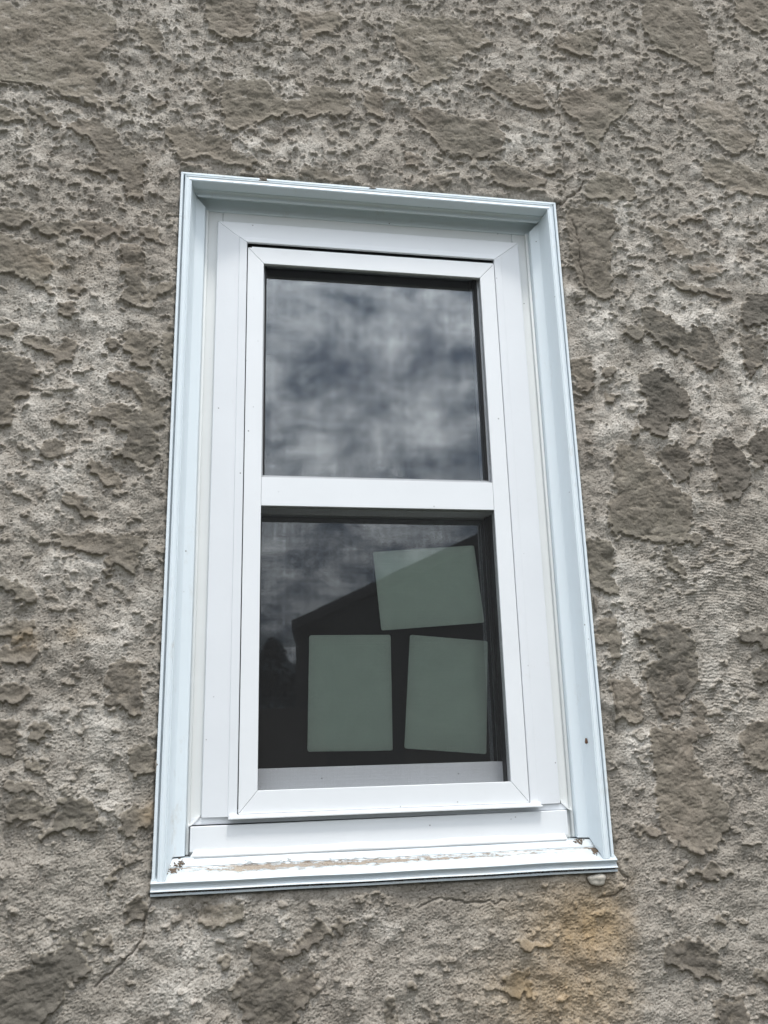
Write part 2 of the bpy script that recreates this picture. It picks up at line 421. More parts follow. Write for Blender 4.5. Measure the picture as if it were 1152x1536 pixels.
 (0, 1280, 2, .45, "590,150 720,130 740,190 640,230 590,210"),
 (0, 1280, 2, .9, "1000,200 1040,200 1035,250 1010,230"),
 (0, 1280, 2, .8, "240,230 290,230 280,280 250,285"),
 (0, 1280, 2, .8, "300,260 350,240 330,290 305,285"),
 (0, 1280, 2, .8, "650,300 700,310 690,340 660,335"),
 (576, 1280, 2, .85, "350,370 420,345 440,370 400,440 365,430"),
 (576, 1280, 2, .95, "850,270 940,250 1000,300 1010,380 940,370 870,350 840,310"),
 (576, 1280, 2, .9, "990,440 1080,430 1100,520 1000,520"),
 (576, 1280, 2, .85, "900,60 980,30 1060,60 980,80"),
 (576, 1280, 2, .9, "0,430 40,440 40,530 0,530"),
 (576, 1280, 2, .9, "835,75 860,85 850,98 830,92"),
 (576, 1280, 2, .9, "885,85 912,95 898,112 880,102"),
 (576, 1280, 2, .9, "1000,185 1030,195 1018,212 998,205"),
 (576, 1280, 2, .9, "1070,195 1102,202 1092,222 1068,215"),
 (576, 1280, 2, .9, "1110,350 1152,350 1152,385 1112,380"),
 (576, 1280, 2, .9, "68,390 95,395 88,415 66,410"),
 (576, 1280, 2, .9, "425,398 450,402 445,432 425,425"),
 (576, 1280, 2, .8, "390,250 420,240 440,270 500,260 510,275 450,290 400,290"),
]
mask = np.zeros((NZ, NX)); tone = np.zeros((NZ, NX))
for (ou, ov, sc, tn, pts) in DAUBS:
    poly = []
    for q in pts.split():
        a, b = map(float, q.split(','))
        u, v = ou + a / sc, ov + b / sc
        # let daubs touching the picture's border run on past it
        if u <= 1: u = -14
        if u >= 1150: u = 1168
        if v <= 1: v = -16
        if v >= 1535: v = 1550
        poly.append(unproj(u, v))
    fill(poly, mask); fill(poly, tone, tn)
# same kind of daubs continue beyond the picture
XX, ZZ = np.meshgrid(gx, gz)
n_edge = fnoise(0.003, 0.018, 1.0, 1.2, 0.9, seed=3)
n_big = fnoise(0.02, 0.16, 1.4, seed=4)
n_med = fnoise(0.006, 0.05, 1.3, 1.25, 0.85, seed=5)
# ragged outlines: warp the traced outlines by noise, coarse and fine
wa, wb = fnoise(0.010, 0.045, 1.0, seed=41), fnoise(0.010, 0.045, 1.0, seed=42)
wc, wd_ = fnoise(0.0035, 0.011, 0.6, seed=43), fnoise(0.0035, 0.011, 0.6, seed=44)
ii = np.clip(np.arange(NX)[None, :] + np.round((0.0030 * wa + 0.0020 * wc) / RS).astype(int), 0, NX - 1)
jj = np.clip(np.arange(NZ)[:, None] + np.round((0.0030 * wb + 0.0020 * wd_) / RS).astype(int), 0, NZ - 1)
mask, tone = mask[jj, ii], tone[jj, ii]
hard = sig((blur(mask, 0.0013) - 0.5) / 0.09)
toneb = np.clip(blur(tone, 0.003) / np.maximum(blur(mask, 0.003), 0.05), 0.3, 1)
# crumbs: small scattered lumps of thrown mortar, in clusters, thickest above the window and near the daubs
nearm = blur(mask, 0.014)
cl = sig((fnoise(0.03, 0.25, 1.1, seed=8) - 0.55 + 1.1 * (ZZ > 1.12) + 1.2 * nearm - 0.7 * (ZZ < 0.05)) / 0.4)
crz = fnoise(0.0055, 0.017, 0.5, 1.15, 0.95, seed=9)
crumb = sig((crz - 2.9 + 0.85 * cl - 0.9 * hard) / 0.13)
# ragged torn ledges, only in the rough zones
lz = fnoise(0.006, 0.05, 1.4, 1.25, 0.95, seed=10)
ledge = sig((lz - 2.25 + 1.6 * cl) / 0.04) * (1 - hard)
solid = np.maximum(hard, ledge)
k_up = int(0.008 / RS)
below = np.zeros_like(solid); below[k_up:] = blur(solid, 0.004)[:-k_up]
lip = solid * (1 - np.clip(below, 0, 1))
side = solid * (1 - np.clip(blur(solid, 0.004), 0, 1))
h = 0.0018 * hard * (0.5 + 0.5 * toneb) + 0.0056 * hard * lip + 0.0016 * hard * side + 0.0045 * crumb + 0.0028 * ledge * (0.5 + 1.3 * lip)
h = blur(h, 0.0004)
above = np.zeros_like(solid); above[:-k_up] = blur(mask, 0.006)[k_up:]
fade = np.clip(above * 1.6, 0, 1)
fade = np.clip(fade + 0.35 * n_med + 0.25 * n_edge, 0, 1) * 0.6 + 0.4
colm = hard * np.maximum(fade, np.clip((toneb - 0.75) * 4, 0, 1))
h -= 0.0012 * hard * (1 - fade)
# sandy dash coat: rough between daubs, finer on them
gr = fnoise(0.0027, 0.0060, 0.2, 1.15, 0.9, seed=12)
gr2 = fnoise(0.0040, 0.014, 0.8, 1.4, 0.8, seed=13)
low = np.clip((0.35 - ZZ) / 0.3, 0, 1)
rough = 1 - 0.66 * np.clip(hard, 0, 1)
pit = -np.clip(-gr - 0.9, 0, 3) * 0.0013
h += rough * (0.00040 * gr + 0.00020 * gr2 * (1 + 0.5 * low) + pit) + 0.0016 * n_big + 0.0004 * n_med + 0.0002 * hard * n_edge
# sweeping trowel / comb strokes at the right
u0, z0 = unproj(1010, 1130)
rr = np.sqrt((XX - u0 - 0.10) ** 2 + ((ZZ - z0 + 0.13) * 1.0) ** 2)
ux, uz = unproj(1075, 850)
cm = np.exp(-(((XX - ux) / 0.15) ** 2 + ((ZZ - uz) / 0.13) ** 2)) * (1 - hard)
h += cm * 0.0010 * np.sin(rr * 2 * math.pi / 0.0055 + 1.5 * n_med)
ux, uz = unproj(1000, 1040)
cm2 = np.exp(-(((XX - ux - 0.1) / 0.09) ** 2 + ((ZZ - uz) / 0.08) ** 2)) * (1 - hard)
h += cm2 * 0.0008 * np.sin(rr * 2 * math.pi / 0.0065 + 1.5 * n_med)
# cracks
def stroke(pts, wd, depth, jag=0.0025, seed=0):
    global h
    P = [unproj(u, v) for u, v in pts]
    r = np.random.default_rng(seed)
    Q = []
    for (a, b) in zip(P[:-1], P[1:]):
        L = math.hypot(b[0] - a[0], b[1] - a[1]); n = max(2, int(L / 0.008))
        for i in range(n):
            t = i / n
            Q.append((a[0] + (b[0] - a[0]) * t + r.normal() * jag, a[1] + (b[1] - a[1]) * t + r.normal() * jag))
    Q.append(P[-1])
    for (a, b) in zip(Q[:-1], Q[1:]):
        i0 = int((min(a[0], b[0]) - X0 - 0.006) / RS); i1 = int((max(a[0], b[0]) - X0 + 0.006) / RS) + 2
        j0 = int((min(a[1], b[1]) - Z0 - 0.006) / RS); j1 = int((max(a[1], b[1]) - Z0 + 0.006) / RS) + 2
        i0, j0 = max(i0, 0), max(j0, 0)
        x, z = XX[j0:j1, i0:i1], ZZ[j0:j1, i0:i1]
        if x.size == 0: continue
        dx, dz = b[0] - a[0], b[1] - a[1]
        t = np.clip(((x - a[0]) * dx + (z - a[1]) * dz) / (dx * dx + dz * dz + 1e-12), 0, 1)
        d = np.hypot(x - a[0] - t * dx, z - a[1] - t * dz)
        h[j0:j1, i0:i1] = np.minimum(h[j0:j1, i0:i1], h[j0:j1, i0:i1] * 0 + np.where(d < wd * 1.6, base_h[j0:j1, i0:i1] - depth * np.exp(-(d / wd) ** 2), 9))
base_h = h.copy()
stroke([(836, 135), (846, 230), (848, 290)], 0.0011, 0.004, seed=1)
stroke([(840, 305), (868, 285), (876, 272)], 0.0022, 0.006, seed=2)
stroke([(226, 1350), (219, 1375), (214, 1410), (190, 1438), (165, 1460), (142, 1482)], 0.0013, 0.006, 0.0015, seed=3)
stroke([(921, 1292), (934, 1312), (942, 1318), (941, 1332), (925, 1342), (900, 1348)], 0.0013, 0.005, 0.001, seed=4)
stroke([(884, 1310), (881, 1320), (888, 1327), (905, 1328)], 0.0013, 0.004, 0.0006, seed=5)
stroke([(0, 124), (50, 130), (90, 146), (130, 160)], 0.0016, 0.005, 0.0015, seed=6)
stroke([(330, 62), (380, 62), (440, 68), (470, 90)], 0.0013, 0.004, 0.0015, seed=7)
stroke([(630, 1360), (660, 1350), (700, 1355), (760, 1352)], 0.0013, 0.004, 0.002, seed=8)
stroke([(860, 330), (868, 360), (872, 400), (880, 430)], 0.0013, 0.005, 0.0018, seed=9)
stroke([(920, 1025), (925, 1070), (926, 1100)], 0.0013, 0.005, 0.0012, seed=10)
# pale weathered areas (limewash showing), darker grey zones and the ochre stain: colour only
def blobs(lst):
    a = np.zeros_like(XX)
    for u, v, ru, rv, s in lst:
        x, z = unproj(u, v)
        x2, _ = unproj(u + ru, v); _, z2 = unproj(u, v + rv)
        a = np.maximum(a, s * np.exp(-(((XX - x) / abs(x2 - x)) ** 2 + ((ZZ - z) / abs(z2 - z)) ** 2)))
    return a
pale = blobs([(40, 470, 60, 70, .9), (45, 190, 80, 50, .6), (215, 180, 50, 40, .5), (390, 130, 60, 40, .6), (420, 220, 70, 30, .7), (270, 60, 50, 40, .4),
              (130, 540, 60, 110, .7), (60, 690, 60, 60, .7), (120, 590, 80, 60, .5), (640, 120, 50, 30, .5), (800, 110, 60, 40, .5), (790, 215, 50, 30, .7), (860, 50, 60, 30, .2),
              (930, 340, 40, 60, .8), (1020, 460, 60, 40, 1), (890, 490, 40, 60, .9), (1100, 350, 40, 70, .7), (935, 620, 30, 50, 1), (1045, 590, 50, 40, .9), (1140, 590, 30, 80, 1),
              (920, 880, 30, 60, .6), (930, 960, 30, 60, 1), (1020, 820, 40, 60, .3), (960, 1110, 30, 40, .7), (970, 1180, 30, 30, .6),
              (130, 860, 60, 40, .6), (190, 930, 40, 60, .7), (110, 1080, 80, 50, .7), (160, 1170, 50, 50, .8), (290, 1420, 70, 60, .9), (260, 1480, 60, 60, .6), (240, 1375, 30, 25, .9),
              (580, 1395, 40, 20, .5), (440, 1390, 60, 40, .3), (590, 1280, 5, 5, 0), (1000, 700, 30, 120, .3), (1070, 1000, 50, 80, .25)])
dark_zone = blobs([(245, 1150, 30, 380, .7), (250, 700, 26, 260, .45), (870, 420, 14, 120, .5), (885, 700, 14, 200, .45), (915, 1150, 24, 200, .5), (900, 1230, 60, 110, .5), (620, 1350, 240, 24, .55), (1110, 1250, 60, 120, .35), (50, 1040, 100, 70, .5), (30, 1230, 90, 60, .3), (40, 380, 60, 60, .35), (1130, 860, 30, 120, .3),
             (100, 1500, 100, 60, .3), (300, 1345, 45, 20, .4)])  # darkens the wall beside the trim, under the sill and in scattered zones
ochre = blobs([(880, 1400, 90, 85, 1), (850, 1490, 120, 80, .8), (925, 1340, 25, 30, .5), (780, 1370, 60, 30, .35), (950, 1320, 16, 22, .4), (40, 960, 22, 14, .5), (110, 950, 22, 14, .4), (225, 1220, 18, 20, .4), (90, 390, 50, 30, .15), (300, 500, 1, 1, 0)])
ox, oz = unproj(955, 1400)
ochre = ochre * sig(-(XX - ox + 0.004 * n_med) / 0.010)
pale = np.clip(pale + 0.22 * n_big * (pale > 0.02), 0, 1)
# the stucco stops short of the trim: rounded ragged edge
inner = np.maximum(np.abs(XX) - HX, np.maximum(ZZ - HT, -ZZ))
near = np.exp(-(np.clip(inner, 0, 1) / 0.006) ** 2)
n_gap = fnoise(0.006, 0.05, 1.2, seed=31)
topgap = (ZZ > HT - 0.01) * 1.0
h = h + 0.0050
h = h * (1 - near * (0.35 + 0.65 * topgap * sig(n_gap * 3))) - near * topgap * 0.004 * sig(n_gap * 3)
h = h - 0.0095 * np.exp(-(np.clip(inner, 0, 1) / 0.0032) ** 2) * sig(n_gap * 2 + 0.6)
cut = 0.0006 + 0.0022 * topgap * sig((n_gap - 0.2) * 3)

# sample onto the mesh grid: spacing grows with distance from the camera
def axis(lo, hi, flo, fhi, fn):
    a = [lo]
    while a[-1] < hi: a.append(a[-1] + fn(a[-1]))
    return np.array(a)
vz = axis(-0.27, 1.93, 0, 0, lambda z: 0.00135 + 0.00055 * max(0, (z - 0.2) / 1.7))
vx = axis(-0.77, 0.985, 0, 0, lambda x: 0.0014 + 0.0003 * max(0, (x + 0.25) / 1.2))
def snap(a, t):
    i = np.argmin(abs(a - t)); a[i] = t
for t in (-HX - 0.0008, HX + 0.0008): snap(vx, t)
for t in (-0.0008, HT + 0.0008): snap(vz, t)
fine_x, fine_z = (vx[0], vx[-1]), (vz[0], vz[-1])
def grow(start, end):
    o, s, p = [], 0.004, start
    sg = 1 if end > start else -1
    while (end - p) * sg > 0:
        p += sg * s; o.append(p); s = min(s * 1.35, 0.4)
    return o
vx = np.concatenate([grow(vx[0], -3.5)[::-1], vx, grow(vx[-1], 3.5)])
vz = np.concatenate([grow(vz[0], -1.5)[::-1], vz, grow(vz[-1], 3.6)])
def samp(f):
    ix = np.clip((vx - X0) / RS, 0, NX - 1.001); iz = np.clip((vz - Z0) / RS, 0, NZ - 1.001)
    # mirror outside the raster
    wxx = (vx - X0) / RS; wxx = np.abs(np.mod(wxx, 2 * (NX - 1))); wxx = np.where(wxx > NX - 1, 2 * (NX - 1) - wxx, wxx); ix = np.clip(wxx, 0, NX - 1.001)
    wzz = (vz - Z0) / RS; wzz = np.abs(np.mod(wzz, 2 * (NZ - 1))); wzz = np.where(wzz > NZ - 1, 2 * (NZ - 1) - wzz, wzz); iz = np.clip(wzz, 0, NZ - 1.001)
    a, b = ix.astype(int), iz.astype(int)
    ta, tb = (ix - a)[None, :], (iz - b)[:, None]
    return (f[np.ix_(b, a)] * (1 - ta) * (1 - tb) + f[np.ix_(b, a + 1)] * ta * (1 - tb)
            + f[np.ix_(b + 1, a)] * (1 - ta) * tb + f[np.ix_(b + 1, a + 1)] * ta * tb)
Hs = samp(h)
A_m = samp(np.clip(colm * toneb, 0, 1)); A_c = samp(np.clip(np.maximum(crumb * 0.8, ledge), 0, 1))
A_p = samp(pale); A_w = samp(dark_zone); A_o = samp(ochre)
nx, nz = len(vx), len(vz)
PX, PZ = np.meshgrid(vx, vz)
inside = (np.abs(PX) < HX + 0.0005) & (PZ > -0.0005) & (PZ < HT + 0.0005)
co = np.stack([PX, -Hs, PZ], -1).reshape(-1, 3)
idx = np.arange(nx * nz).reshape(nz, nx)
cx = (PX[:-1, :-1] + PX[1:, 1:]) / 2; cz = (PZ[:-1, :-1] + PZ[1:, 1:]) / 2
keep = ~((np.abs(cx) < HX + 0.0006) & (cz > -0.0006) & (cz < HT + 0.0006))
q = np.stack([idx[:-1, :-1], idx[:-1, 1:], idx[1:, 1:], idx[1:, :-1]], -1)[keep]
used = np.zeros(nx * nz, bool); used[q.ravel()] = True
remap = np.cumsum(used) - 1
q = remap[q]; nv0 = int(used.sum())
co = co[used]
attrs = {n: a.reshape(-1)[used] for n, a in (('mortar', A_m), ('crumb', A_c), ('pale', A_p), ('dark_zone', A_w), ('ochre', A_o))}
# reveal of the opening: run the edge ring back into the wall
ringmask = (np.abs(np.abs(co[:, 0]) - HX - 0.0008) < 1e-6) & (co[:, 2] > -0.00081) & (co[:, 2] < HT + 0.00081)
ringmask |= ((np.abs(co[:, 2] + 0.0008) < 1e-6) | (np.abs(co[:, 2] - HT - 0.0008) < 1e-6)) & (np.abs(co[:, 0]) < HX + 0.00081)
ring = np.where(ringmask)[0]
ang = np.arctan2((co[ring, 2] - HT / 2) / HT, co[ring, 0] / (2 * HX))
ring = ring[np.argsort(ang)]
back = co[ring].copy(); back[:, 1] = 0.12
co = np.concatenate([co, back])
nb = nv0 + np.arange(len(ring))
rq = np.stack([ring, np.roll(ring, -1), np.roll(nb, -1), nb], -1)
q = np.concatenate([q, rq])
me = bpy.data.meshes.new('stucco_wall')
me.vertices.add(len(co)); me.vertices.foreach_set('co', co.astype(np.float32).ravel())
me.loops.add(len(q) * 4); me.loops.foreach_set('vertex_index', q.astype(np.int32).ravel())
me.polygons.add(len(q)); me.polygons.foreach_set('loop_start', np.arange(0, len(q) * 4, 4, dtype=np.int32))
me.polygons.foreach_set('loop_total', np.full(len(q), 4, np.int32))
me.polygons.foreach_set('use_smooth', np.ones(len(q), bool))
me.update(calc_edges=True)
for n, a in attrs.items():
    at = me.attributes.new(n, 'FLOAT', 'POINT')
    at.data.foreach_set('value', np.concatenate([a, a[np.clip(ring, 0, nv0 - 1)]]).astype(np.float32))

def stucco_mat():
    k = NT('grey stucco'); p = k.pos()
    A = {n: k.n('ShaderNodeAttribute', attribute_name=n).outputs['Fac'] for n in ('mortar', 'crumb', 'pale', 'dark_zone', 'ochre')}
    sand = k.noise(p, 250, 5, 0.8)
    sand2 = k.noise(p, 900, 3, 0.7)
    mid = k.noise(p, 26, 8, 0.65)
    big = k.noise(p, 5, 6, 0.6)
    base = k.mix(k.ramp(mid, (0.32, 0.0), (0.68, 1.0)), (0.275, 0.250, 0.216), (0.44, 0.405, 0.355))
    base = k.mix(k.math('MULTIPLY', A['pale'], k.ramp(k.noise(p, 90, 6, 0.7), (0.3, 0.35), (0.62, 1.0))), base, (0.63, 0.595, 0.54))
    # aggregate: light and dark sand grains; the dark also stands for shade in pits
    base = k.mix(k.ramp(sand, (0.36, 0.85), (0.49, 0.0)), base, (0.12, 0.10, 0.08))
    base = k.mix(k.ramp(sand2, (0.60, 0.0), (0.72, 0.4)), base, (0.56, 0.52, 0.46))
    mor = k.mix(k.ramp(mid, (0.3, 0.0), (0.7, 1.0)), (0.092, 0.084, 0.071), (0.140, 0.128, 0.108))
    mor_l = k.mix(k.ramp(big, (0.35, 0.0), (0.65, 1.0)), (0.225, 0.195, 0.158), (0.205, 0.187, 0.150))
    mor = k.mix(k.ramp(A['mortar'], (0.45, 0.0), (0.95, 1.0)), mor_l, mor)
    mor = k.mix(k.ramp(sand, (0.36, 0.75), (0.47, 0.0)), mor, (0.07, 0.06, 0.05))  # dark grains on the daubs, again standing for shade in low spots
    mor = k.mix(k.ramp(sand2, (0.58, 0.0), (0.70, 0.35)), mor, (0.36, 0.34, 0.30))
    c = k.mix(k.ramp(k.math('ADD', A['mortar'], k.math('MULTIPLY', k.math('SUBTRACT', k.noise(p, 120, 6, 0.75), 0.5), 0.5)), (0.12, 0.0), (0.40, 1.0)), base, mor)
    c = k.mix(k.math('MULTIPLY', A['crumb'], 0.55), c, mor)
    c = k.mix(k.math('MULTIPLY', A['dark_zone'], 0.75), c, k.mix(mid, (0.13, 0.115, 0.095), (0.20, 0.18, 0.15)))
    stk = k.n('ShaderNodeMapping', {'Vector': p, 'Scale': (1, 1, 0.18)}).outputs[0]
    c = k.mix(k.math('MULTIPLY', A['ochre'], k.math('ADD', 0.35, k.math('MULTIPLY', k.noise(stk, 45, 6, 0.7), 0.65))), c, k.mix(mid, (0.22, 0.14, 0.06), (0.43, 0.295, 0.135)))
    warm = k.ramp(k.noise(p, 3.3, 5, 0.6), (0.42, 0.0), (0.7, 1.0))
    c = k.mix(k.math('MULTIPLY', warm, 0.12), c, (0.30, 0.22, 0.17))
    hh = k.math('ADD', k.math('MULTIPLY', sand, 1.0), k.math('MULTIPLY', sand2, 0.5))
    st = k.math('SUBTRACT', 1.0, k.math('MULTIPLY', A['mortar'], 0.2))
    bp = k.n('ShaderNodeBump', {'Height': hh, 'Strength': st, 'Distance': 0.0018}).outputs[0]
    b = k.n('ShaderNodeBsdfPrincipled', {'Base Color': c, 'Roughness': 0.95, 'Normal': bp, 'Specular IOR Level': 0.2})
    return k.finish(b.outputs[0])
wall = link('stucco_wall', me, stucco_mat())
prop(wall, 'rough grey stucco house wall with dark mortar daubs and cracks around the white window', 'wall', kind='thing')

# pale lump of cement under the right end of the sill
def lump(name, c, r, mat, parent, seed, flat=1.0):
    bm = bmesh.new()
    bmesh.ops.create_icosphere(bm, subdivisions=3, radius=1)
    rr_ = np.random.default_rng(seed)
    ph = rr_.uniform(0, 6, 9)
    for v in bm.verts:
        d = 1 + 0.14 * math.sin(3 * v.co.x + ph[0]) + 0.12 * math.sin(4 * v.co.y + ph[1]) + 0.12 * math.sin(5 * v.co.z + ph[2]) + rr_.normal() * 0.03
        v.co = Vector((c[0] + v.co.x * d * r[0], c[1] + v.co.y * d * r[1], c[2] + v.co.z * d * r[2]))
    me_ = bpy.data.meshes.new(name); bm.to_mesh(me_); bm.free()
    return link(name, me_, mat, parent, True)
lx, lz_ = unproj(895, 1319)
for (u_, v_, ra, rb, rc) in ((396, 271, 0.013, 0.007, 0.0045), (372, 264, 0.010, 0.006, 0.004), (560, 284, 0.012, 0.005, 0.003), (838, 303, 0.006, 0.006, 0.005), (243, 700, 0.003, 0.005, 0.010), (236, 1150, 0.003, 0.005, 0.012), (893, 905, 0.003, 0.005, 0.014)):
    a_, b_ = unproj(u_, v_)
    lump('mortar_smear', (a_, -0.006, b_), (ra, rb, rc), MAT['mortar'], wall, int(u_))
lump('cement_lump', (lx, -0.004, lz_), (0.014, 0.0085, 0.009), MAT['cement'], wall, 4)

# ================================================================== window
win = empty('window', (0, 0, 0))
prop(win, 'white framed window with insect screen and crossbar set in the grey stucco wall', 'window', kind='thing')

def sillz(y):
    """top surface of the sill"""
    if y > 0.024: return 0.049
    if y > 0.014: return 0.0385 + (y - 0.014) / 0.010 * 0.0105
    return 0.0195 + (y + 0.014) / 0.028 * 0.0165
def arc(p0, p1, bulge, n=4):
    """small curved run between two profile points"""
    o = []
    dx, dy = p1[0] - p0[0], p1[1] - p0[1]
    for i in range(n + 1):
        t = i / n; s = math.sin(math.pi * t) * bulge
        o.append((p0[0] + dx * t - dy * s, p0[1] + dy * t + dx * s))
    return o
# profiles as (inset from trim's outer edge, y)
LIP = [(0.0, 0.06), (0.0, -0.0085), (0.0008, -0.0098), (0.0042, -0.0100), (0.0052, -0.0090), (0.0056, 0.001), (0.0082, 0.001)]
FACE = [(0.0084, -0.0110), (0.0092, -0.0128), (0.0104, -0.0130), (0.0110, -0.0118), (0.0120, -0.0122)] \
    + arc((0.0120, -0.0122), (0.0176, -0.0135), 0.10)[1:] + [(0.0182, -0.0126), (0.0188, -0.0126), (0.0196, -0.0138), (0.0204, -0.0134), (0.0208, -0.0120)]
JAMB = LIP + FACE + [(0.0212, -0.004)] + arc((0.0222, 0.002), (0.0275, 0.0225), 0.05)[0:] + [(0.0283, 0.0240), (0.0300, 0.0250), (0.0440, 0.0302), (0.0452, 0.0308), (0.0460, 0.0325), (0.0470, 0.06)]
HEAD = LIP + FACE + [(0.0210, -0.004)] + [(0.0211, 0.0095), (0.0190, 0.0118), (0.0192, 0.0130)] + arc((0.0214, 0.0138), (0.0300, 0.0165), 0.28, 6) + [(0.0318, 0.0168), (0.0326, 0.0182), (0.0322, 0.0200), (0.0180, 0.0212), (0.0175, 0.0442), (0.0260, 0.0450), (0.0425, 0.0462), (0.0440, 0.0475), (0.0445, 0.06)]
g = 0.00025
for sx in (-1, 1):
    top = [(sx * (HX - a), y, HT - a - g * 3) for a, y in JAMB]
    bot = [(sx * (HX - a), y, sillz(max(y, -0.014)) + (0.0008 if a < 0.021 else 0.0022)) for a, y in JAMB]
    link('jamb_trim', loft('jamb_trim', top, bot), MAT['coil'], win)
L_ = [(-(HX - a), y, HT - a + g * 0) for a, y in HEAD]
R_ = [((HX - a), y, HT - a + g * 0) for a, y in HEAD]
link('head_trim', loft('head_trim', L_, R_), MAT['coil'], win)
# sill and its nosing, profile (y, z)
SILL = [(0.060, 0.0495), (0.026, 0.0485), (0.0235, 0.0478), (0.0150, 0.0390), (0.0141, 0.0378), (0.0139, 0.0362), (0.0128, 0.0350),
        (-0.0125, 0.0206), (-0.0142, 0.0198), (-0.0149, 0.0188), (-0.0146, 0.0178), (-0.0118, 0.0166), (-0.0100, 0.0148), (-0.0098, 0.0118), (-0.0112, 0.0094),
        (-0.0142, 0.0080), (-0.0149, 0.0072), (-0.0146, 0.0064), (-0.0120, 0.0060), (0.010, 0.0062), (0.010, 0.0036), (-0.0108, 0.0036), (-0.0118, 0.0031), (-0.0118, 0.0004), (-0.0108, -0.0002), (0.06, -0.0002)]
A_ = [(-HX, y, z) for y, z in SILL]
N_ = 60
vs, fs = [], []
for i in range(N_ + 1):
    t = i / N_; x = -HX - 0.0008 + (2 * HX + 0.0034) * t
    dz = 0.0004 * math.sin(t * 9) + 0.0003 * math.sin(t * 23 + 1)
    vs += [(x, y, z + (dz if z > 0.007 else dz * 0.6)) for y, z in SILL]
n = len(SILL)
for i in range(N_):
    fs += [(i * n + j, i * n + (j + 1) % n, (i + 1) * n + (j + 1) % n, (i + 1) * n + j) for j in range(n)]
fs += [tuple(range(n)), tuple(range(N_ * n, N_ * n + n))[::-1]]
link('sill', mesh('sill', vs, fs), MAT['sill'], win)

# old painted frame between trim and vinyl
for sx in (-1, 1):
    xs = sorted((sx * 0.3285, sx * 0.296))
    link('frame_jamb', boxm('frame_jamb', xs[0], xs[1], 0.047, 0.075, 0.0500, 1.2336, 0.0015), MAT['cream'], win)
    xs = sorted((sx * 0.3290, sx * 0.3232))
    link('sealant_bead', boxm('sealant_bead', xs[0], xs[1], 0.040, 0.0465, 0.051, 1.233, 0.0024), MAT['cream'], win, True)
link('frame_head', boxm('frame_head', -0.2955, 0.2955, 0.0475, 0.075, 1.175, 1.2338, 0.001), MAT['cream'], win)

# vinyl surround: (x, z-offset) from an outer to an inner rectangle
def vx_(t): return 0.305 - t * (0.305 - 0.2477)
def vzt(t): return 1.208 - t * (1.208 - 1.160)
VPROF = [(0.0, 0.060), (0.0, 0.0385), (0.012, 0.0370), (0.03, 0.0367), (0.70, 0.0330), (0.735, 0.0328), (0.745, 0.0308), (0.775, 0.0304), (0.97, 0.0286), (0.99, 0.0290), (1.0, 0.0305), (1.0, 0.060)]
for sx in (-1, 1):
    top = [(sx * vx_(t), y, vzt(t) - 0.0009) for t, y in VPROF]
    bot = [(sx * vx_(t), y, 0.1075 if t < 0.9 else 0.1085) for t, y in VPROF]
    link('vinyl_side_frame', loft('vinyl_side_frame', top, bot), MAT['vinyl_worn'], win)
HPROF = VPROF[:-2] + [(1.0, 0.0300), (1.0, 0.0330), (0.985, 0.0338), (0.80, 0.0345), (0.80, 0.060)]
L_ = [(-vx_(t), y + 0.0004, vzt(t) + 0.0001) for t, y in HPROF]
R_ = [(vx_(t), y + 0.0004, vzt(t) + 0.0001) for t, y in HPROF]
link('vinyl_head_frame', loft('vinyl_head_frame', L_, R_), MAT['vinyl'], win)
link('screen_channel', boxm('screen_channel', -0.2390, 0.2462, 0.0310, 0.0370, 1.1480, 1.1522, 0.0005), MAT['vinyl_worn'], win)
link('gap_shade_strip', boxm('gap_shade_strip', -0.2465, 0.2465, 0.0400, 0.0440, 1.1400, 1.1685, 0), MAT['dark'], win)  # black strip put in as the shade of the gap above the screen
# sub sill, white apron board and sealant
link('vinyl_sill_frame', boxm('vinyl_sill_frame', -0.3045, 0.3045, 0.042, 0.062, 0.080, 0.1165, 0.001), MAT['vinyl'], win)
def quadbox(name, pts, y0, y1, mat, bv=0.0008):
    vs = [(x, y, z) for y in (y0, y1) for x, z in pts]
    me_ = mesh(name, vs, [(0, 1, 2, 3), (4, 7, 6, 5), (0, 4, 5, 1), (1, 5, 6, 2), (2, 6, 7, 3), (3, 7, 4, 0)])
    if bv: bevel(me_, bv)
    return link(name, me_, mat, win)
quadbox('apron_board', [(-0.3215, 0.0565), (0.3130, 0.0565), (0.3130, 0.0960), (-0.3215, 0.0945)], 0.030, 0.041, MAT['vinyl'])
quadbox('filler_strip', [(-0.3215, 0.0962), (0.3170, 0.0968), (0.3170, 0.1062), (-0.3215, 0.1072)], 0.0405, 0.0418, MAT['vinyl_worn'], 0.0003)
quadbox('crack_shade_strip', [(-0.3212, 0.0946), (0.12, 0.0956), (0.12, 0.0958), (-0.3212, 0.0966)], 0.0392, 0.0403, MAT['dark'], 0)  # black strip standing in for the shade inside the gap over the apron
# mitred return lines at both lower corners
for sx in (-1, 1):
    pts = [(0.3250, 0.094), (0.3190, 0.097), (0.3065, 0.1085), (0.3065, 0.1115), (0.3215, 0.098), (0.3255, 0.0965)]
    A2 = [(sx * a, 0.0385, b) for a, b in pts]; B2 = [(sx * a, 0.047, b) for a, b in pts]
    link('sealant_bead', loft('sealant_bead', A2, B2), MAT['caulk'], win)
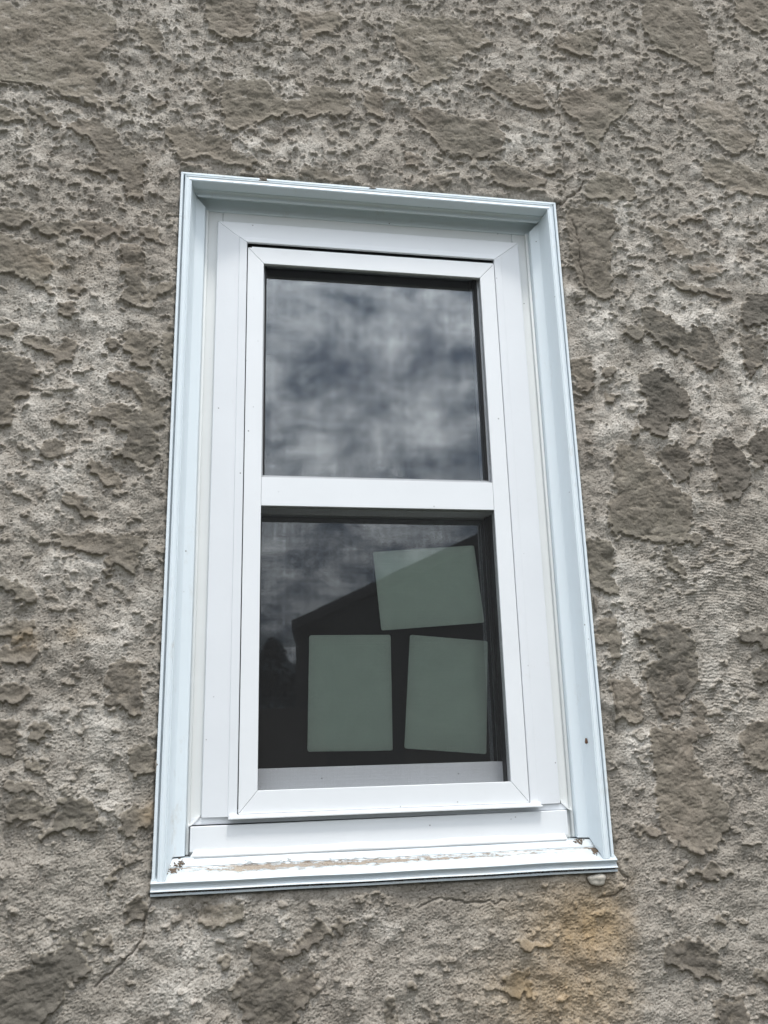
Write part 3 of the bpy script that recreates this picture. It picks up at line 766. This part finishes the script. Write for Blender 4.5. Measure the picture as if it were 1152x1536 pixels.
# thick white sealant where the apron meets the sill
vs, fs = [], []
SB = [(0.0405, 0.0590), (0.0300, 0.0588), (0.0275, 0.0582), (0.0245, 0.0560), (0.0228, 0.0525), (0.0222, 0.0490), (0.0240, 0.0475), (0.0405, 0.0475)]
N2 = 70; n = len(SB)
for i in range(N2 + 1):
    t = i / N2; x = -0.3225 + 0.636 * t
    e = min(1.0, math.sqrt(max(0.0, min(t, 1 - t)) / 0.012) + 0.05)
    wv = 1 + 0.09 * math.sin(t * 19) + 0.06 * math.sin(t * 47 + 1)
    vs += [(x, 0.0405 + (y - 0.0405) * (0.35 + 0.65 * e), 0.0475 + (z - 0.0475) * e * wv) for y, z in SB]
for i in range(N2):
    fs += [(i * n + j, i * n + (j + 1) % n, (i + 1) * n + (j + 1) % n, (i + 1) * n + j) for j in range(n)]
fs += [tuple(range(n)), tuple(range(N2 * n, N2 * n + n))[::-1]]
link('sealant_bead', mesh('sealant_bead', vs, fs), MAT['caulk'], win, True)

# insect screen
scr = empty('insect_screen', (0, 0, 0), win)
SO, SI = 0.2462, 0.2157
ZB0, ZB1, ZT1, ZT0 = 0.1110, 0.1465, 1.1150, 1.1478
y0, y1 = 0.0275, 0.0375
def bar4(name, front, inner_y=0.0315):
    """mitred bar; front = 4 (x,z) points clockwise, outer edge first (p0,p1) then inner (p2,p3)"""
    (a, b, c, d) = front
    vs = [(a[0], y1, a[1]), (b[0], y1, b[1]), (c[0], y1, c[1]), (d[0], y1, d[1]), (a[0], y0, a[1]), (b[0], y0, b[1]), (c[0], y0, c[1]), (d[0], y0, d[1])]
    me_ = mesh(name, vs, [(0, 1, 2, 3), (4, 7, 6, 5), (0, 4, 5, 1), (1, 5, 6, 2), (2, 6, 7, 3), (3, 7, 4, 0)])
    bevel(me_, 0.0007, 2)
    return link(name, me_, MAT['vinyl'], scr)
e = 0.0003
bar4('screen_rail', [(-SO + e, ZT0), (SO - e, ZT0), (SI - e, ZT1), (-SI + e, ZT1)])
bar4('screen_rail', [(-SO + e, ZB0), (SO - e, ZB0), (SI - e, ZB1), (-SI + e, ZB1)])
for sx in (-1, 1):
    bar4('screen_stile', [(sx * SO, ZB0 + e), (sx * SO, ZT0 - e), (sx * SI, ZT1 - e), (sx * SI, ZB1 + e)])
link('crossbar', boxm('crossbar', -SI + 0.0003, SI - 0.0003, 0.0280, 0.0385, 0.6305, 0.6840, 0.0007), MAT['vinyl'], scr)
link('bottom_flange', boxm('bottom_flange', -0.262, 0.267, 0.0195, 0.040, 0.1040, 0.1068, 0.0005), MAT['vinyl'], scr)
link('bottom_flange', boxm('bottom_flange', -0.2605, 0.2655, 0.0235, 0.0395, 0.1070, 0.1106, 0.0005), MAT['vinyl'], scr)
def wires(zlo, zhi, name, r=0.000083, pitch=0.0009, jit=0.00008):
    jr = np.random.default_rng(21)
    vs, fs = [], []
    def wire(p, q, ax):
        b = len(vs)
        for c in (p, q):
            for s1, s2 in ((-r, 0), (0, -r), (r, 0), (0, r)):
                vs.append((c[0] + s1, c[1] + s2, c[2]) if ax == 'z' else (c[0], c[1] + s2, c[2] + s1))
        for j in range(4): fs.append((b + j, b + (j + 1) % 4, b + 4 + (j + 1) % 4, b + 4 + j))
    nxw = int(2 * SI / pitch)
    for i in range(nxw + 1):
        x = -SI + 2 * SI * i / nxw + jr.normal() * jit
        wire((x, 0.0318, zlo), (x, 0.0318, zhi), 'z')
    nzw = int((zhi - zlo) / pitch)
    for i in range(nzw + 1):
        z = zlo + (zhi - zlo) * i / nzw + jr.normal() * jit
        wire((-SI, 0.0322, z), (SI, 0.0322, z), 'x')
    me_ = bpy.data.meshes.new(name); me_.from_pydata(vs, [], fs); me_.update()
    return prop(link(name, me_, MAT['wire'], scr), kind='stuff')
wires(0.6842, ZT1, 'screen_mesh', 0.00006, 0.0009, 0.00003)
wires(ZB1, 0.6303, 'screen_mesh', 0.000112, 0.0012)
# pale side tracks behind the screen
for sx in (-1, 1):
    xs = sorted((sx * 0.2175, sx * 0.246))
    link('side_track', boxm('side_track', xs[0], xs[1], 0.0385, 0.110, 0.112, 1.150, 0.0005), MAT['vinyl_worn'], win)
    xs = sorted((sx * 0.2160, sx * 0.2174))
    link('weather_strip', boxm('weather_strip', xs[0], xs[1], 0.052, 0.0732, 0.139, 0.628, 0), MAT['dark'], win)

def sash(name, yf, yb, zb, zt, xin, rb, rt, yg, gm, mat):
    s = empty(name, (0, 0, 0), win)
    X = 0.2170
    link('sash_rail', boxm('sash_rail', -X, X, yf, yb, zb, zb + rb, 0.0008), mat, s)
    link('sash_rail', boxm('sash_rail', -X, X, yf, yb, zt - rt, zt, 0.0008), mat, s)
    for sx in (-1, 1):
        xs = sorted((sx * xin, sx * X))
        link('sash_stile', boxm('sash_stile', xs[0], xs[1], yf, yb, zb + rb + 0.0002, zt - rt - 0.0002, 0.0004), mat, s)
        xs = sorted((sx * (xin - 0.0035), sx * (xin - 0.0001)))
        link('glazing_gasket', boxm('glazing_gasket', xs[0], xs[1], yf + 0.001, yg - 0.0003, zb + rb + 0.0003, zt - rt - 0.0003, 0), MAT['dark'], s)
    gl = mesh('pane', [(-xin, yg, zb + rb - 0.001), (xin, yg, zb + rb - 0.001), (xin, yg, zt - rt + 0.001), (-xin, yg, zt - rt + 0.001)], [(0, 1, 2, 3)])
    link('glass_pane', gl, gm, s)
    return s
sash('upper_sash', 0.0430, 0.0700, 0.6290, 1.150, 0.2130, 0.0630, 0.020, 0.0555, MAT['glass_u'], MAT['vinyl_worn'])
sash('lower_sash', 0.0735, 0.1030, 0.1200, 0.665, 0.2164, 0.0590, 0.035, 0.0880, MAT['glass_l'], MAT['vinyl_worn'])
# sill of the vinyl unit behind the screen
link('track_floor', boxm('track_floor', -0.2170, 0.2170, 0.0385, 0.0725, 0.113, 0.138, 0.0008), MAT['vinyl_worn'], win)

# screw head and its rusty slot in the right jamb trim
qx, qz = None, None
d = CAM_R.T @ np.array([(876 - 576) / FPX, (1112 - 768) / FPX, 1.0])
k_ = (0.010 - CAM_C[1]) / d[1]; P_ = CAM_C + d * k_
xj = HX - (0.0222 + (0.0275 - 0.0222) * (0.010 - 0.002) / 0.0205) - 0.0002
sc_ = lump('screw', (xj, 0.010, P_[2]), (0.0016, 0.0036, 0.0058), MAT['rust'], win, 5)
for sx, zc, yv in ((-1, 0.203, 0.0245), (1, 0.165, 0.026)):
    pass
# dried dirt packed in the lower corners and lying on the sill
def clods(name, spots, seed, smin=0.0008, smax=0.0022):
    r = np.random.default_rng(seed); vs, fs = [], []
    T = [(1, 0, 0), (-1, 0, 0), (0, 1, 0), (0, -1, 0), (0, 0, 1), (0, 0, -1)]
    F = [(0, 2, 4), (2, 1, 4), (1, 3, 4), (3, 0, 4), (2, 0, 5), (1, 2, 5), (3, 1, 5), (0, 3, 5)]
    for (x, y, z, n_, sx, sy, sz) in spots:
        for _ in range(n_):
            c = (x + r.normal() * sx, y + r.normal() * sy)
            cz_ = max(sillz(c[1]), z + r.normal() * sz)
            s = r.uniform(smin, smax); b = len(vs)
            for t in T: vs.append((c[0] + t[0] * s * r.uniform(.6, 1.4), c[1] + t[1] * s * r.uniform(.6, 1.4), cz_ + t[2] * s * r.uniform(.4, .9)))
            fs += [tuple(b + i for i in f) for f in F]
    me_ = bpy.data.meshes.new(name); me_.from_pydata(vs, [], fs); me_.update()
    return prop(link(name, me_, MAT['crumb'], win), kind='stuff')
clods('sill_dirt', [(-0.3445, 0.010, 0.0, 90, 0.0035, 0.0035, 0.001), (-0.334, 0.019, 0.0, 36, 0.003, 0.003, 0.001), (0.3475, 0.007, 0.0, 130, 0.0028, 0.0038, 0.0015), (0.327, 0.021, 0.0, 50, 0.0045, 0.0025, 0.001)], 6)
clods('sill_dirt', [(-0.16, 0.008, 0.0, 260, 0.075, 0.0035, 0.0002), (0.05, 0.009, 0.0, 90, 0.09, 0.003, 0.0002), (0.25, 0.016, 0.0, 30, 0.05, 0.004, 0.0002)], 8, 0.0003, 0.0009)
# mud squeezed into the slot below the sill nosing
r = np.random.default_rng(9); vs, fs = [], []
T = [(1, 0, 0), (-1, 0, 0), (0, 1, 0), (0, -1, 0), (0, 0, 1), (0, 0, -1)]
F = [(0, 2, 4), (2, 1, 4), (1, 3, 4), (3, 0, 4), (2, 0, 5), (1, 2, 5), (3, 1, 5), (0, 3, 5)]
for i in range(520):
    x = r.uniform(-0.374, 0.36)
    if 0.2 < (x * 7 % 1) < 0.45 and x < -0.2: continue
    if x > -0.05 and r.random() < 0.45: continue
    s = r.uniform(0.0008, 0.0017); b = len(vs)
    for t in T: vs.append((x + t[0] * s * r.uniform(.8, 2.4), -0.0085 + r.normal() * 0.0015 + t[1] * s, 0.0050 + r.normal() * 0.0007 + t[2] * s * 0.7))
    fs += [tuple(b + i_ for i_ in f) for f in F]
me_ = bpy.data.meshes.new('slot_mud'); me_.from_pydata(vs, [], fs); me_.update()
prop(link('slot_mud', me_, MAT['crumb'], win), kind='stuff')

# ================================================================== cards taped inside the glass
def card(label, pts, y, bend=0.0):
    P = [Vector((a, b)) for a, b in pts]
    outl = []
    for i in range(4):
        p, a, b = P[i], P[i - 1], P[(i + 1) % 4]
        r_ = 0.0045
        pa, pb = p + (a - p).normalized() * r_, p + (b - p).normalized() * r_
        for j in range(6):
            t = j / 5
            outl.append((1 - t) ** 2 * pa + 2 * t * (1 - t) * p + t * t * pb)
    xm0, xm1 = min(v.x for v in P), max(v.x for v in P)
    # grid-free fan with a bend toward the room at the right-hand side
    bm = bmesh.new()
    rings = []
    cx_, cz_ = sum(v.x for v in P) / 4, sum(v.y for v in P) / 4
    def yy(x): return y + bend * max(0, (x - xm0) / (xm1 - xm0) - 0.55) ** 2 * 5
    NR = 7
    for side in (0, 0.0008):
        rg = []
        for k2 in range(NR, 0, -1):
            s = k2 / NR
            rg.append([bm.verts.new((cx_ + (v.x - cx_) * s, yy(cx_ + (v.x - cx_) * s) + side, cz_ + (v.y - cz_) * s)) for v in outl])
        cv = bm.verts.new((cx_, yy(cx_) + side, cz_))
        n_ = len(outl)
        for a, b in zip(rg[:-1], rg[1:]):
            for i in range(n_): bm.faces.new((a[i], a[(i + 1) % n_], b[(i + 1) % n_], b[i]))
        for i in range(n_): bm.faces.new((rg[-1][i], rg[-1][(i + 1) % n_], cv))
        rings.append(rg[0])
    n_ = len(outl)
    for i in range(n_): bm.faces.new((rings[0][i], rings[0][(i + 1) % n_], rings[1][(i + 1) % n_], rings[1][i]))
    bmesh.ops.recalc_face_normals(bm, faces=bm.faces)
    me_ = bpy.data.meshes.new('card_sheet'); bm.to_mesh(me_); bm.free()
    o = link('card_sheet', me_, MAT['paper'])
    prop(o, label, 'card', 'pale green cards behind the lower window pane')
card('pale green card stuck sideways behind the glass, above the other two cards', [(-0.005, 0.562), (0.191, 0.577), (0.203, 0.429), (0.007, 0.415)], 0.0915)
card('upright pale green card behind the glass, nearest the left side of the lower pane', [(-0.125, 0.407), (0.024, 0.407), (0.022, 0.203), (-0.129, 0.205)], 0.0915)
card('tilted pale green card behind the glass in the lower right corner', [(0.060, 0.407), (0.209, 0.395), (0.194, 0.192), (0.043, 0.206)], 0.0915, 0.006)

# ================================================================== room, ground, neighbours seen in the glass
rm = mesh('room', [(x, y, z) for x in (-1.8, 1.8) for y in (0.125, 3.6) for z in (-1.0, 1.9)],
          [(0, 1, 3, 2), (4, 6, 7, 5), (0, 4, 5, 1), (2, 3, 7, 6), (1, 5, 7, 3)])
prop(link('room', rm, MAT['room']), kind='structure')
# inner face of the wall, with the window hole
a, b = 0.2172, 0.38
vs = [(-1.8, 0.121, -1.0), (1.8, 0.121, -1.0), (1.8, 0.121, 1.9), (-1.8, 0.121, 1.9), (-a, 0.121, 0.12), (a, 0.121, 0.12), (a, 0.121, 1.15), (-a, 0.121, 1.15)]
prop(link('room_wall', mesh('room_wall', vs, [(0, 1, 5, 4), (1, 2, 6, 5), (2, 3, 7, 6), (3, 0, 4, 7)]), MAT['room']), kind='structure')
gd = mesh('ground', [(-60, -60, -1.42), (60, -60, -1.42), (60, 60, -1.42), (-60, 60, -1.42)], [(0, 1, 2, 3)])
prop(link('ground', gd, plain('trodden lawn', (0.08, 0.082, 0.06), 0.95, 0.4, 6, bump=0.8, bd=0.05)), kind='structure')

gar = empty('garage', (1.9, -5.6, -1.42))
prop(gar, 'dark gabled garage seen only as a black shape mirrored in the lower pane', 'garage', kind='thing')
GM = plain('dark brown siding', (0.016, 0.015, 0.015), 0.8, 0.2, 8, stretch=(1, 1, 12))
gx0, gx1, gy0, gy1, ze = 0.22, 4.6, -5.4, -10.0, 1.10
xm = (gx0 + gx1) / 2; zr = ze + (xm - gx0) * 0.47
vs = []
for y in (gy0, gy1):
    o_ = (gy0 - y) * 0.10
    vs += [(gx0 + o_, y, -1.42), (gx1 + o_, y, -1.42), (gx1 + o_, y, ze), (xm + o_, y, zr), (gx0 + o_, y, ze)]
link('garage_wall', mesh('garage_wall', vs, [(0, 1, 2, 3, 4), (9, 8, 7, 6, 5), (0, 4, 9, 5), (1, 6, 7, 2)]), GM, gar)
RM = plain('dark shingle roof', (0.016, 0.016, 0.018), 0.9, 0.3, 14)
for sx in (-1, 1):
    xe = gx0 - 0.03 if sx < 0 else gx1 + 0.03
    zo = ze - 0.015
    vs = []
    for y in (gy0 + 0.12, gy1 - 0.12):
        o_ = (gy0 - y) * 0.10
        vs += [(xe + o_, y, zo + 0.02), (xm + o_, y, zr + 0.012), (xm + o_, y, zr + 0.10), (xe + o_, y, zo + 0.10)]
    link('garage_roof', mesh('garage_roof', vs, [(0, 1, 2, 3), (7, 6, 5, 4), (0, 4, 5, 1), (1, 5, 6, 2), (2, 6, 7, 3), (3, 7, 4, 0)]), RM, gar)
link('garage_door', boxm('garage_door', 1.1, 3.7, -5.39, -5.36, -1.40, 0.65, 0.01), plain('brown painted door', (0.04, 0.035, 0.03), 0.6), gar)
fen = empty('board_fence', (-2.0, -5.33, -1.42))
prop(fen, 'dark wooden board fence beside the garage, only faintly mirrored in the lower pane', 'fence', kind='thing')
FM = plain('weathered brown boards', (0.045, 0.036, 0.03), 0.85, 0.3, 10, stretch=(1, 1, 0.1))
bmesh0 = boxm('board', -0.068, 0.068, -0.01, 0.01, -0.95, 0.95, 0.003)
for i in range(40):
    o = bpy.data.objects.new('board', bmesh0); COL.objects.link(o)
    if i == 0: bmesh0.materials.append(FM)
    o.parent = fen; o.location = (-2.8 + i * 0.133, 0.012 * (i % 2), 0.96 + random.uniform(-0.01, 0.01)); o.rotation_euler = (0, random.uniform(-.006, .006), 0)
for zz_r in (0.4, 1.5):
    o = link('fence_rail', boxm('fence_rail', -4.87, 0.20, -5.39, -5.345, -1.42 + zz_r, -1.42 + zz_r + 0.09, 0.004), FM, fen)

# unseen spruces, added to darken the lower left of the mirrored view
TM = plain('dark bluish needles', (0.020, 0.032, 0.040), 0.9, 0.4, 3)
BM = plain('brown bark', (0.05, 0.04, 0.03), 0.95)
def spruce(x, y, top, rad, label, seed):
    t = empty('added_spruce', (x, y, -1.42))
    prop(t, label, 'tree', 'added spruces beyond the fence', kind='thing')
    bm = bmesh.new()
    bmesh.ops.create_cone(bm, cap_ends=True, segments=10, radius1=0.13, radius2=0.02, depth=top + 1.1)
    bmesh.ops.translate(bm, verts=bm.verts, vec=(x, y, -1.42 + (top + 1.1) / 2))
    m_ = bpy.data.meshes.new('trunk'); bm.to_mesh(m_); bm.free()
    link('trunk', m_, BM, t)
    r = np.random.default_rng(seed)
    vs, fs = [], []
    hgt = top + 1.1
    for k in range(10000):
        f = r.random() ** 0.8
        z = -1.1 + f * hgt
        rr2 = rad * (1 - f) ** 0.75 * (0.75 + 0.25 * math.sin(z * 9 + seed)) * math.sqrt(r.random()) + 0.03
        a = r.uniform(0, 2 * math.pi)
        c = np.array((x + rr2 * math.cos(a), y + rr2 * math.sin(a), z - rr2 * 0.25))
        u_ = np.array((math.cos(a), math.sin(a), r.uniform(-0.7, 0.1))) * r.uniform(0.07, 0.16)
        v_ = r.normal(size=3) * 0.04
        b = len(vs); vs += [c - u_ - v_, c + u_ * 1.2, c - u_ * 0.3 + v_]
        fs.append((b, b + 1, b + 2))
    m_ = bpy.data.meshes.new('crown'); m_.from_pydata([tuple(map(float, q_)) for q_ in vs], [], fs); m_.update()
    link('crown', m_, TM, t)
for i, (x, y, top, rad, lab) in enumerate([
    (0.55, -18.0, 2.5, 2.3, 'added dark spruce beyond the fence, nearest the garage'),
    (-1.0, -18.8, 2.7, 2.5, 'added dark spruce beyond the fence, second from the garage'),
    (-2.8, -18.2, 2.5, 2.4, 'added dark spruce beyond the fence, farthest from the garage')]):
    spruce(x, y, top, rad, lab, 60 + i)
